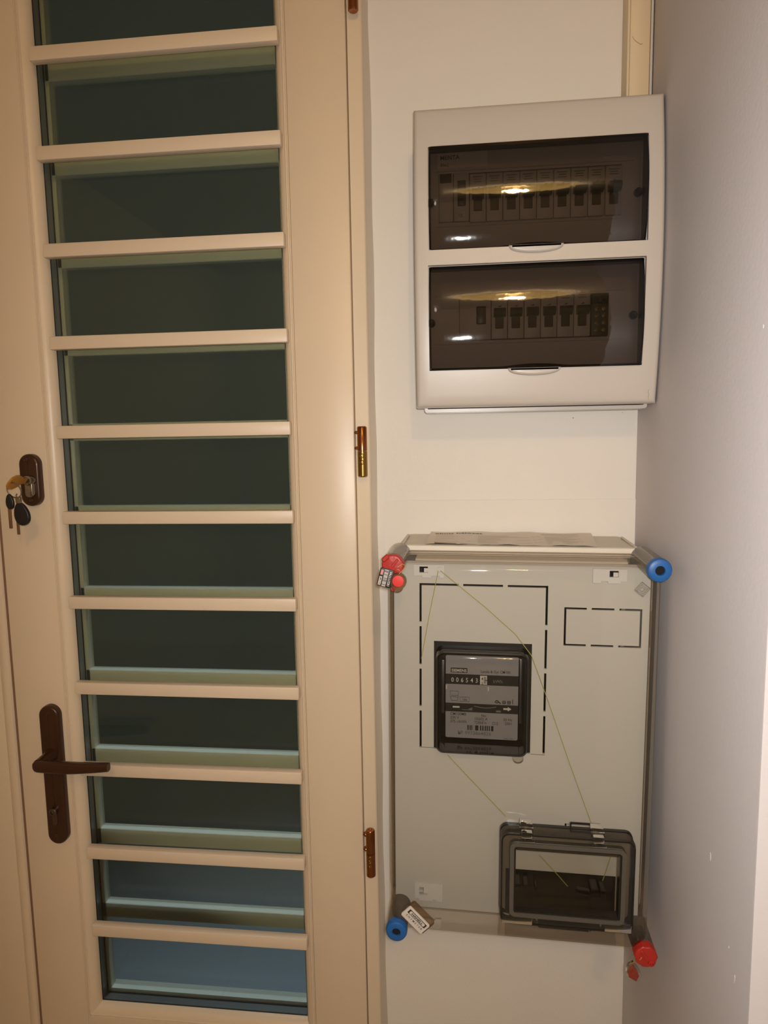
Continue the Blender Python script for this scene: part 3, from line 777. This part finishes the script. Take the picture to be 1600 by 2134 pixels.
# embossed diamond mark on the clear cover
dm = MB()
for r in (7.2, 5.0, 2.6):
    sq = [(182.5 + r * math.cos(PI / 2 * i + .1), 170.9, -152.4 + r * math.sin(PI / 2 * i + .1)) for i in range(4)]
    dm.tube(sq, .45, 5, True)
cab.part('embossed_mark', dm, CLEARP, cvo, label='embossed double diamond')
cab.part('hook', MB().lathe_d(-19.2, -144.6, [(3.4, 130.5), (3.4, 134), (2.4, 134), (2.4, 131.5), (.2, 131.5)], 16), CLIPW)
cab.part('seal_loop', MB().lathe_d(67.3, -353.8, [(6.4, 130.2), (6.2, 133), (5.2, 133.4), (5.0, 131.6), (.2, 131.6)], 20), CLEARP, label='small clear sealing dome')
cab.part('side_slot', MB().box(207.6, 208.9, 98, 105.4, -232.5, -190.9, .3, 1), STAIN)

# hatch over the breaker opening in the clear cover
HX0, HX1, HZ0, HZ1 = 47.6, 181.4, -507.4, -407.0
def RH(k, r): return rrect(HX0 + k, HX1 - k, HZ0 + k, HZ1 - k, max(r, .5), 5)
hf = MB().loft([[(x, d, z) for x, z in RH(k, r)] for k, r, d in ((0, 8, 170), (-.4, 8, 186), (.6, 7.6, 188.4), (2.4, 7, 189.5), (9.0, 6, 189.5), (9.4, 6, 187))], False, False)
ht = cab.part('hatch', hf, HSMOKE, label='smoked flip-up hatch')
cab.part('hatch_edge', MB().ring(RH(-.6, 8), RH(.9, 7.4), 169.8, 174).ring(RH(.2, 8), RH(1.8, 7), 187.2, 189.7), HDARK, ht)
cab.part('hatch_rim', MB().ring(RH(9.2, 6), RH(13.4, 3), 184, 191).ring(RH(9.2, 6), RH(13.0, 3), 183, 185), HRIM, ht, label='grey-olive raised rim')
cab.part('inner_frame', MB().ring(RH(13.4, 3), RH(15.2, 2), 178, 189.6), HDARK, ht)
cab.part('inner_lip', MB().box(HX0 + 15.5, HX1 - 15.5, 182, 185.5, HZ1 - 20.5, HZ1 - 15.2, .6, 1), HSMOKE, ht)
cab.part('hatch_pane', MB().quad(HX0 + 14, HX1 - 14, HZ0 + 14, HZ1 - 14, 186), HPANE, ht, label='clear hatch pane')
for x in (73.5, 144.8):
    hg = MB().box(x - 6.4, x + 6.4, 171, 181, HZ1 + .5, HZ1 + 6.5, 1.2, 2).box(x - 5.6, x + 5.6, 178, 190.6, HZ1 - 4.5, HZ1 + 2.5, 1.4, 2).box(x - 8, x + 8, 186, 190.8, HZ1 - 8.6, HZ1 - 5.0, .8, 2)
    hg.tube([(x - 6.8, 183, HZ1 + 1.4), (x + 6.8, 183, HZ1 + 1.4)], 2.4, 10)
    cab.part('hatch_hinge', hg, HSMOKE, ht)
for xa, xb in ((49.5, 80.5), (153, 179.6)):
    cab.part('hatch_plate', MB().box(xa, xb, 186.5, 191, HZ0 + 1.2, HZ0 + 10.2, .8), HSMOKE, ht)
hl_ = MB().prism(rrect(87, 143, -518.5, -504.6, 3.4), 170.5, 178, .8)
cab.part('hatch_catch', hl_, HSMOKE, ht)
for x in (93, 103, 125, 136): cab.part('catch_stud', MB().lathe_d(x, -513.4, [(1.9, 177.5), (1.7, 179.6), (.6, 180)], 10), HDARK, ht)
for x, z in ((92, -507), (124, -508)): cab.part('catch_grip', MB().tube([(x, 179, z), (x + 6, 180, z - 1.6), (x + 12, 179, z)], 1.6, 8), HDARK, ht)
for x, w_ in ((68, 7), (77, 6), (150, 8), (159, 6), (88, 3)):
    cab.part('comb_tooth', MB().box(x - w_ / 2, x + w_ / 2, 128, 150, -499.5, -490.5 + (w_ - 5) * .6, .8, 1), HDARK, ht)
lk = MB().box(131, 145, 146, 152, -495.2, -490, .8, 1); rot_about_d(lk, 138, -492, -.16)
cab.part('inner_catch', lk, HDARK, ht)
cab.part('cavity_shade_block', MB().box(54, 178, 106.5, 126, -542, -484, 1), HDARK, ht)  # dark block added so the cavity behind the hatch reads as unlit
wm = MB().ring(rrect(118.8, 149.6, -412, -400.8, .8), rrect(120.2, 148.6, -411, -402.2, .5), 171, 172.6)
cab.part('wire_bail', wm, HDARK, ht)

# ---- the electricity meter behind the cover
mt = CabThing('electricity_meter', 'black electricity meter with grey number plate behind the clear cabinet cover', 'meter')
mt.part('case', MB().box(-24.6, 79.8, 20, 108, -348.4, -225.4, 4, 2), METBLK)
mt.part('case_rim', MB().ring(rrect(-24.8, 80.0, -348.6, -225.2, 3), rrect(-20.5, 75.8, -343.5, -232.5, 3), 104, 129.2), METBLK)
GX0, GX1, GZ0, GZ1 = -21.4, 75.6, -343.4, -231.0
mt.part('number_plate', MB().prism(rrect(-12.6, 67.4, -339.3, -243.8, 1.6, 3), 118, 120), METPLATE, label='grey printed number plate')
BRK = mat('bracket_metal', (0.16, 0.16, 0.17), 0.35, metal=0.8)
for a in ((-14.5, 2, 108, 117, -243.5, -238), (44, 69, 108, 117, -243.5, -238.5), (-17.5, -14, 108, 119, -312, -250), (68.5, 71.5, 108, 119, -320, -246), (25, 31, 108, 119, -243, -233)):
    mt.part('plate_bracket', MB().box(*a, .5), BRK)
# the printing of the plate
T = 120.15
def px2x(u): return -12.6 + 80.0 * u          # 0..1 over the plate
def py2z(v): return -243.8 - 95.5 * v
# row fractions measured on the plate
bands = MB()
bands.quad(-12.6, 67.4, py2z(.345), py2z(.222), T).quad(-12.6, 67.4, py2z(.680), py2z(.575), T).quad(px2x(.07), px2x(.30), py2z(.205), py2z(.147), T)
mt.part('black_band', bands, INK)
wh = MB(); brand = MB(); drum = MB(); arw = MB(); dash = MB()
for i, ch in enumerate('006543'):
    wh.text(ch, 7.4, px2x(.095) + i * 5.35, py2z(.318), T + .2, 'CENTER', wide=.8, bold=.05)
brand.text('SIEMENS', 4.5, px2x(.185), py2z(.194), T + .2, 'CENTER', bold=.10, wide=1.0)
drum.quad(px2x(.475), px2x(.572), py2z(.338), py2z(.232), T + .15)
# arrows either side of the turning disc
arw.prism([(px2x(.80), py2z(.632)), (px2x(.86), py2z(.632)), (px2x(.86), py2z(.648)), (px2x(.91), py2z(.622)), (px2x(.86), py2z(.596)), (px2x(.86), py2z(.612)), (px2x(.80), py2z(.612))], T, T + .2)
dash.quad(px2x(.10), px2x(.195), py2z(.632), py2z(.612), T + .1)
for nm_, mb_ in (('register_digits', wh), ('brand_print', brand), ('drum_window', drum), ('arrow_print', arw), ('dash_print', dash)): mt.part(nm_, mb_, DIGIT)
gy2 = MB().text('kWh', 5.2, px2x(.655), py2z(.312), T + .2, wide=1.0)
gy = MB().quad(px2x(.225), px2x(.38), py2z(.655), py2z(.648), T + .1).prism([(px2x(.32), py2z(.64)), (px2x(.38), py2z(.62)), (px2x(.355), py2z(.66))], T, T + .15).quad(px2x(.70), px2x(.765), py2z(.665), py2z(.645), T + .1)
arcp = [(px2x(.40 + .3 * k / 10), T + .6, py2z(.602 + .016 * math.sin(PI * k / 10))) for k in range(11)]
gy.tube(arcp, .45, 5)
GP = mat('grey_print', (0.22, 0.21, 0.20), 0.6)
mt.part('disc_marking', gy, GP); mt.part('unit_print', gy2, GP)
bk = MB()
bk.text('Landis & Gyr CM100', 4.3, px2x(.485), py2z(.196), T + .2, wide=.88)
# last drum digit, caught between two figures
bk.text('4', 5.0, px2x(.506), py2z(.286), T + .3, 'CENTER', wide=.85, bold=.05).text('2', 4.0, px2x(.506), py2z(.335), T + .3, 'CENTER', bold=.05)
for k, l in enumerate((3, 5, 3, 8, 3, 5)): bk.quad(px2x(.528 + .0062 * k), px2x(.5315 + .0062 * k), py2z(.325), py2z(.245), T + .3)
bk.quad(px2x(.55), px2x(.572), py2z(.29), py2z(.281), T + .3)
mt.part('type_print', bk, INK); bk = MB()
# pictograms
def line(pts, r=.22, closed=False): bk.tube([(px2x(u), T + .1, py2z(v)) for u, v in pts], r, 4, closed)
line([(.065, .43), (.178, .43), (.178, .50), (.065, .50)], closed=True)
line([(.075, .478), (.12, .487), (.15, .482), (.175, .477)]); line([(.07, .507), (.082, .545), (.165, .545), (.175, .507)])
line([(.20, .498), (.33, .498), (.33, .552), (.20, .552)], closed=True)
bk.text('16b', 3.6, px2x(.265), py2z(.541), T + .15, 'CENTER')
line([(.70, .525), (.685, .545), (.715, .555), (.735, .54), (.715, .525)], .6, True); line([(.735, .54), (.76, .56)], .6)
line([(.79, .528), (.825, .528), (.825, .558), (.79, .558)], .5, True); line([(.785, .545), (.835, .545)], .35)
line([(.855, .527), (.895, .527), (.895, .56), (.855, .56)], .45, True); line([(.855, .543), (.895, .543)], .35); line([(.875, .527), (.875, .56)], .3)
line([(.925, .505), (.925, .56)], .35)
mt.part('pictogram', bk, INK); bk = MB()
for s_, sz, u, v, al in (('CM100MB', 4.5, .065, .722, 'LEFT'), ('230 V', 4.5, .065, .768, 'LEFT'), ('375 r/kWh', 4.5, .065, .815, 'LEFT'),
                     ('No', 4.3, .53, .730, 'CENTER'), ('10(60) A', 4.5, .40, .772, 'LEFT'), ('72000 h', 4.5, .40, .819, 'LEFT'), ('Cl.2', 4.5, .645, .819, 'LEFT'),
                     ('50 Hz', 4.5, .925, .768, 'RIGHT'), ('2001', 4.5, .925, .815, 'RIGHT')):
    bk.text(s_, sz, px2x(u), py2z(v), T + .15, al, wide=.92)
mt.part('rating_print', bk, INK); bk = MB()
u = .305
for w_, g_ in ((.016, .006), (.008, .012), (.018, .012), (.006, .03), (.046, .022), (.018, .014), (.018, .016), (.018, .010), (.016, .012), (.016, .016), (.032, 0)):
    bk.quad(px2x(u), px2x(u + w_), py2z(.90), py2z(.838), T + .1); u += w_ + g_
mt.part('barcode', bk, INK)
gp = MB().text('№ 9973864826', 5.6, px2x(.17), py2z(.955), T + .15, wide=1.05)
mt.part('serial_print', gp, GREYINK)
mt.part('small_print', MB().text('ELMŰ 2001', 2.4, px2x(.80), py2z(.992), T + .15), GREYINK)
for x, z in ((-11.8, py2z(.38)), (px2x(.59), py2z(.385))):
    mt.part('stop_pin', MB().box(x - .8, x + .8, 119.5, 122, z - 2.4, z + 2.4, .4, 1), DIGIT)
def RG(k, r): return rrect(GX0 + k, GX1 - k, GZ0 + k, GZ1 - k, max(r, .6), 6)
gl_ = MB().loft([[(x, d, z) for x, z in RG(k, r)] for k, r, d in ((-1.5, 8, 128), (-.8, 8, 141), (0, 8, 148), (.7, 7.4, 151), (2.4, 6.4, 153), (5.5, 4.5, 153.8), (8, 3, 153.8))], False, True)
mgo = mt.part('glass_cover', gl_, METGLASS, label='clear domed meter cover', angle=60)
mt.part('cover_rim', MB().ring(RG(-.2, 8), RG(1.2, 7), 129, 150), METRIM, mgo)

# ---- thread of the seal, strung over the plate
th = CabThing('sealing_thread', 'thin yellow-green sealing thread strung across the grey mounting plate', 'thread')
th.part('strand', MB().tube([(-20.5, 134.5, -145.5), (-30, 134, -194), (-38.6, 133.5, -243), (-39.6, 128, -246)], .42, 6), WIRE)
th.part('strand', MB().tube([(-18.2, 134.5, -145.2), (30, 135.5, -184), (62, 140, -211.5), (78.5, 146, -232), (88, 140, -258), (97, 136, -283), (123, 135, -357), (149, 135, -428)], .42, 6), WIRE)
th.part('strand', MB().tube([(-9.5, 134.5, -353.5), (22, 134, -387), (55, 134, -421.5)], .42, 6), WIRE)
th.part('strand', MB().tube([(92.5, 133.5, -465), (112, 133.5, -486), (124, 133, -500)], .42, 6), WIRE)
th.part('strand', MB().tube([(170, 133.5, -456), (164, 133.5, -480), (159, 133, -498)], .42, 6), WIRE)

# ---- printed sheet lying on the cabinet
sh = CabThing('printed_sheet', 'creased printed paper sheet lying on top of the meter cabinet', 'paper')
nx_, nd_ = 30, 8
def sz_(x, d): return CZc + 214.6 + .5 * math.sin(x * .09 + d * .03) + .35 * math.sin(x * .23 + 1.3) * (d / 100) + (.9 if d < 14 and x > 20 and x < 90 else 0) * (1 - d / 14)
vs = []
for j in range(nd_ + 1):
    for i in range(nx_ + 1):
        f_ = i / nx_; d = 6 + 97 * j / nd_; x0_, x1_ = -36 - 1.5 * j / nd_, 160 - 9 * j / nd_ ; vs.append((x0_ + (x1_ - x0_) * f_, d, sz_(x0_ + (x1_ - x0_) * f_, d)))
n = nx_ + 1
sh.part('sheet', MB().add(vs, [(j * n + i, j * n + i + 1, (j + 1) * n + i + 1, (j + 1) * n + i) for j in range(nd_) for i in range(nx_)]), PAPER, angle=80)
tx = MB()
def lay(x, d, z): return (x, z, sz_(x, z) + .25)      # text written on the sheet: its up direction runs towards the wall
tmp = MB().text('elmű hálózat', 10.5, 0, 0, 0, bold=.15)
for_w = max(p[0] for p in tmp.v)
tx.add([(-30 + x * 58 / for_w, 26 - z, sz_(-30 + x, 26 - z) + .4) for x, d, z in tmp.v], tmp.f, False)
for (x0_, x1_, d, w_) in ((-26.5, 20, 100.5, 2.6),):
    tx.add([(x, dd_, sz_(x, dd_) + .4) for x, dd_ in ((x0_, d - w_), (x1_, d - w_ * .3), (x1_, d + .4), (x0_, d + w_))], [(0, 1, 2, 3)], False)
sh.part('heading_print', tx, INK)
fx_ = MB()
for k in range(9):
    d = 38 + k * 6.5
    for x0_, x1_ in ((-28, 14), (22, 96), (100, 140))[(k % 2):3]:
        fx_.add([(x, dd_, sz_(x, dd_) + .3) for x, dd_ in ((x0_, d), (x1_ - 7 * (k % 3), d), (x1_ - 7 * (k % 3), d + .9), (x0_, d + .9))], [(0, 1, 2, 3)], False)
fx_.add([(x, dd_, sz_(x, dd_) + .3) for x, dd_ in ((98, 22), (142, 22), (142, 24), (98, 24))], [(0, 1, 2, 3)], False)
sh.part('small_print', fx_, mat('pale_print', (0.40, 0.33, 0.25), 0.8))

# ---- seals
bs = CabThing('barcode_seal', 'black barcode seal tag with white digits hanging left of the upper red cap', 'seal')
def tilt(mb, cx, cz, a): return rot_about_d(mb, cx, cz, a)
A = math.radians(-14.0)
bcx, bcz = -71.9, -145.0
bs.part('tag', tilt(MB().prism(rrect(bcx - 7.6, bcx + 7.0, bcz - 9.6, bcz + 9.6, 1.8), 176, 178.4, .5), bcx, bcz, A), BLACKP, label='black plastic tag')
wp = MB().quad(bcx - 2.6, bcx + 1.4, bcz - 9.0, bcz + 8.6, 178.6).quad(bcx - 6.6, bcx - 3.8, bcz - 8.6, bcz + .6, 178.6)
bs.part('white_strip', tilt(wp, bcx, bcz, A), WHITEP)
bs.part('pink_patch', tilt(MB().quad(bcx - 6.4, bcx - 3.8, bcz + 2.4, bcz + 7.8, 178.6), bcx, bcz, A), PINK, label='pink patch')
bl = MB(); z = bcz - 8.8; random.seed(3)
while z < bcz + 8.4:
    w_ = random.choice((.25, .4, .7)); bl.quad(bcx - 2.5, bcx + 1.3, z, z + w_, 178.75); z += w_ + random.choice((.4, .6, .9))
bl.text('ENYMET', 2.6, bcx - 4.2, bcz - 8.2, 178.75, rot=PI / 2)
bs.part('barcode', tilt(bl, bcx, bcz, A), INK)
bs.part('white_digits', tilt(MB().text('182223744', 3.6, bcx + 5.2, bcz - 8.4, 178.6, rot=PI / 2, wide=.98, bold=.06), bcx, bcz, A), WHITEP)

rs = CabThing('red_disc_seal', 'clear round seal with a bright red disc under the upper red cap', 'seal')
rcx, rcz = -58.6, -147.2
ol_ = []
for i in range(28):
    a = 2 * PI * i / 28; r = 8.4 + (3.4 if -2.5 < (a if a < PI else a - 2 * PI) < -.9 else 0) * math.sin(((a - 2 * PI) + 2.5) / 1.6 * PI) if a > PI else 8.4
    ol_.append((rcx + r * math.cos(a), rcz + r * math.sin(a)))
rs.part('housing', MB().prism(ol_, 178.8, 184, 1.0), SEALCLEAR, label='clear plastic housing')
rs.part('disc', MB().prism(disc(rcx, rcz + .4, 6.0, 24), 183.6, 184.6, .4), REDDISC, label='bright red disc')
rs.part('core', MB().prism(disc(rcx - 5, rcz - 8.2, 2.6, 10), 180, 182), RED)
rs.part('wire', MB().tube([(rcx + .5, 183, rcz + 7.5), (rcx + 5, 184, rcz + 12), (rcx + 8, 182, rcz + 16), (rcx + 4, 180.5, rcz + 17.5), (rcx - 1, 180, rcz + 14)], .45, 6), WIREY, label='yellowish wire')

et = CabThing('name_tag_seal', 'white ENYMETER tag seal tilted beside the lower blue cap', 'seal')
ecx, ecz = -42.2, -522.6
A2 = math.radians(-45.0)
def tl(mb): return rot_about_d(mb, ecx, ecz, A2)
et.part('housing', tl(MB().prism(rrect(ecx - 14.5, ecx + 17.5, ecz - 7.6, ecz + 12.5, 2.4), 171, 175, .6)), SEALCLEAR, label='clear plastic housing')
et.part('tag', tl(MB().prism(rrect(ecx - 15.2, ecx + 15.2, ecz - 7.4, ecz + 7.4, 1.8), 175.5, 177.4, .4)), WHITEP, label='white printed face')
ib = MB().prism(rrect(ecx - 12.6, ecx + 12.6, ecz + .4, ecz + 5.4, .4), 177.3, 177.5)
et.part('logo_box', tl(ib), INK)
et.part('logo_panel', tl(MB().prism(rrect(ecx - 10.8, ecx + 10.8, ecz + 1.1, ecz + 4.7, 1.2), 177.4, 177.65)), WHITEP)
et.part('print', tl(MB().text('HANELL', 3.6, ecx, ecz + 1.7, 177.8, 'CENTER', wide=1.25, bold=.12).text('E N Y M E T E R', 3.5, ecx + .4, ecz - 3.4, 177.6, 'CENTER', wide=.98, bold=.03)), INK)

fs_ = CabThing('foil_seal', 'clear seal with red foil hanging beside the lower red cap', 'seal')
fo_ = [(181.6, -574.5), (186.5, -570.5), (192.6, -579), (195.6, -585), (191.6, -593.2), (180.8, -588.2), (179.2, -582)]
fo_ = [(x + 5.0, z + 4.5) for x, z in fo_]
fs_.part('housing', MB().prism(fo_, 152, 157, 1.0), SEALCLEAR, label='clear plastic housing')
fs_.part('foil', MB().prism([(x * .72 + 190 * .28, z * .82 + -578 * .18) for x, z in fo_], 156.5, 158, .5), mat('red_foil', (0.55, 0.10, 0.06), 0.25, metal=0.6, noise=0.5, nscale=250, bump=0.6, bscale=300), label='crumpled red foil')
fs_.part('wire', MB().tube([(187, 157, -568), (190, 166, -557), (192, 176, -547), (193.5, 179, -541)], .5, 6), WIREY)

# ================================================================== CEILING LAMP (behind the camera, mirrored in the flaps)
lp = Thing('ceiling_lamp', 'round ceiling lamp with a warm glowing glass bowl behind the photographer', 'lamp', (200, 1750, CZ))
lp.part('base', MB().lathe_z(200, 1750, [(150, CZ - 18), (160, CZ - 8), (160, CZ)], 40), LAMPMETAL)
lp.part('glass_bowl', MB().lathe_z(200, 1750, [(1, CZ - 112), (60, CZ - 109), (120, CZ - 95), (170, CZ - 68), (198, CZ - 34), (204, CZ - 20), (198, CZ - 16)], 48, False, False), BOWL, angle=80)
lp.part('bulb', MB().lathe_z(200, 1750, [(.5, CZ - 104), (14, CZ - 101), (24, CZ - 90), (25, CZ - 78), (17, CZ - 60), (13, CZ - 45), (13, CZ - 18)], 24), BULB)
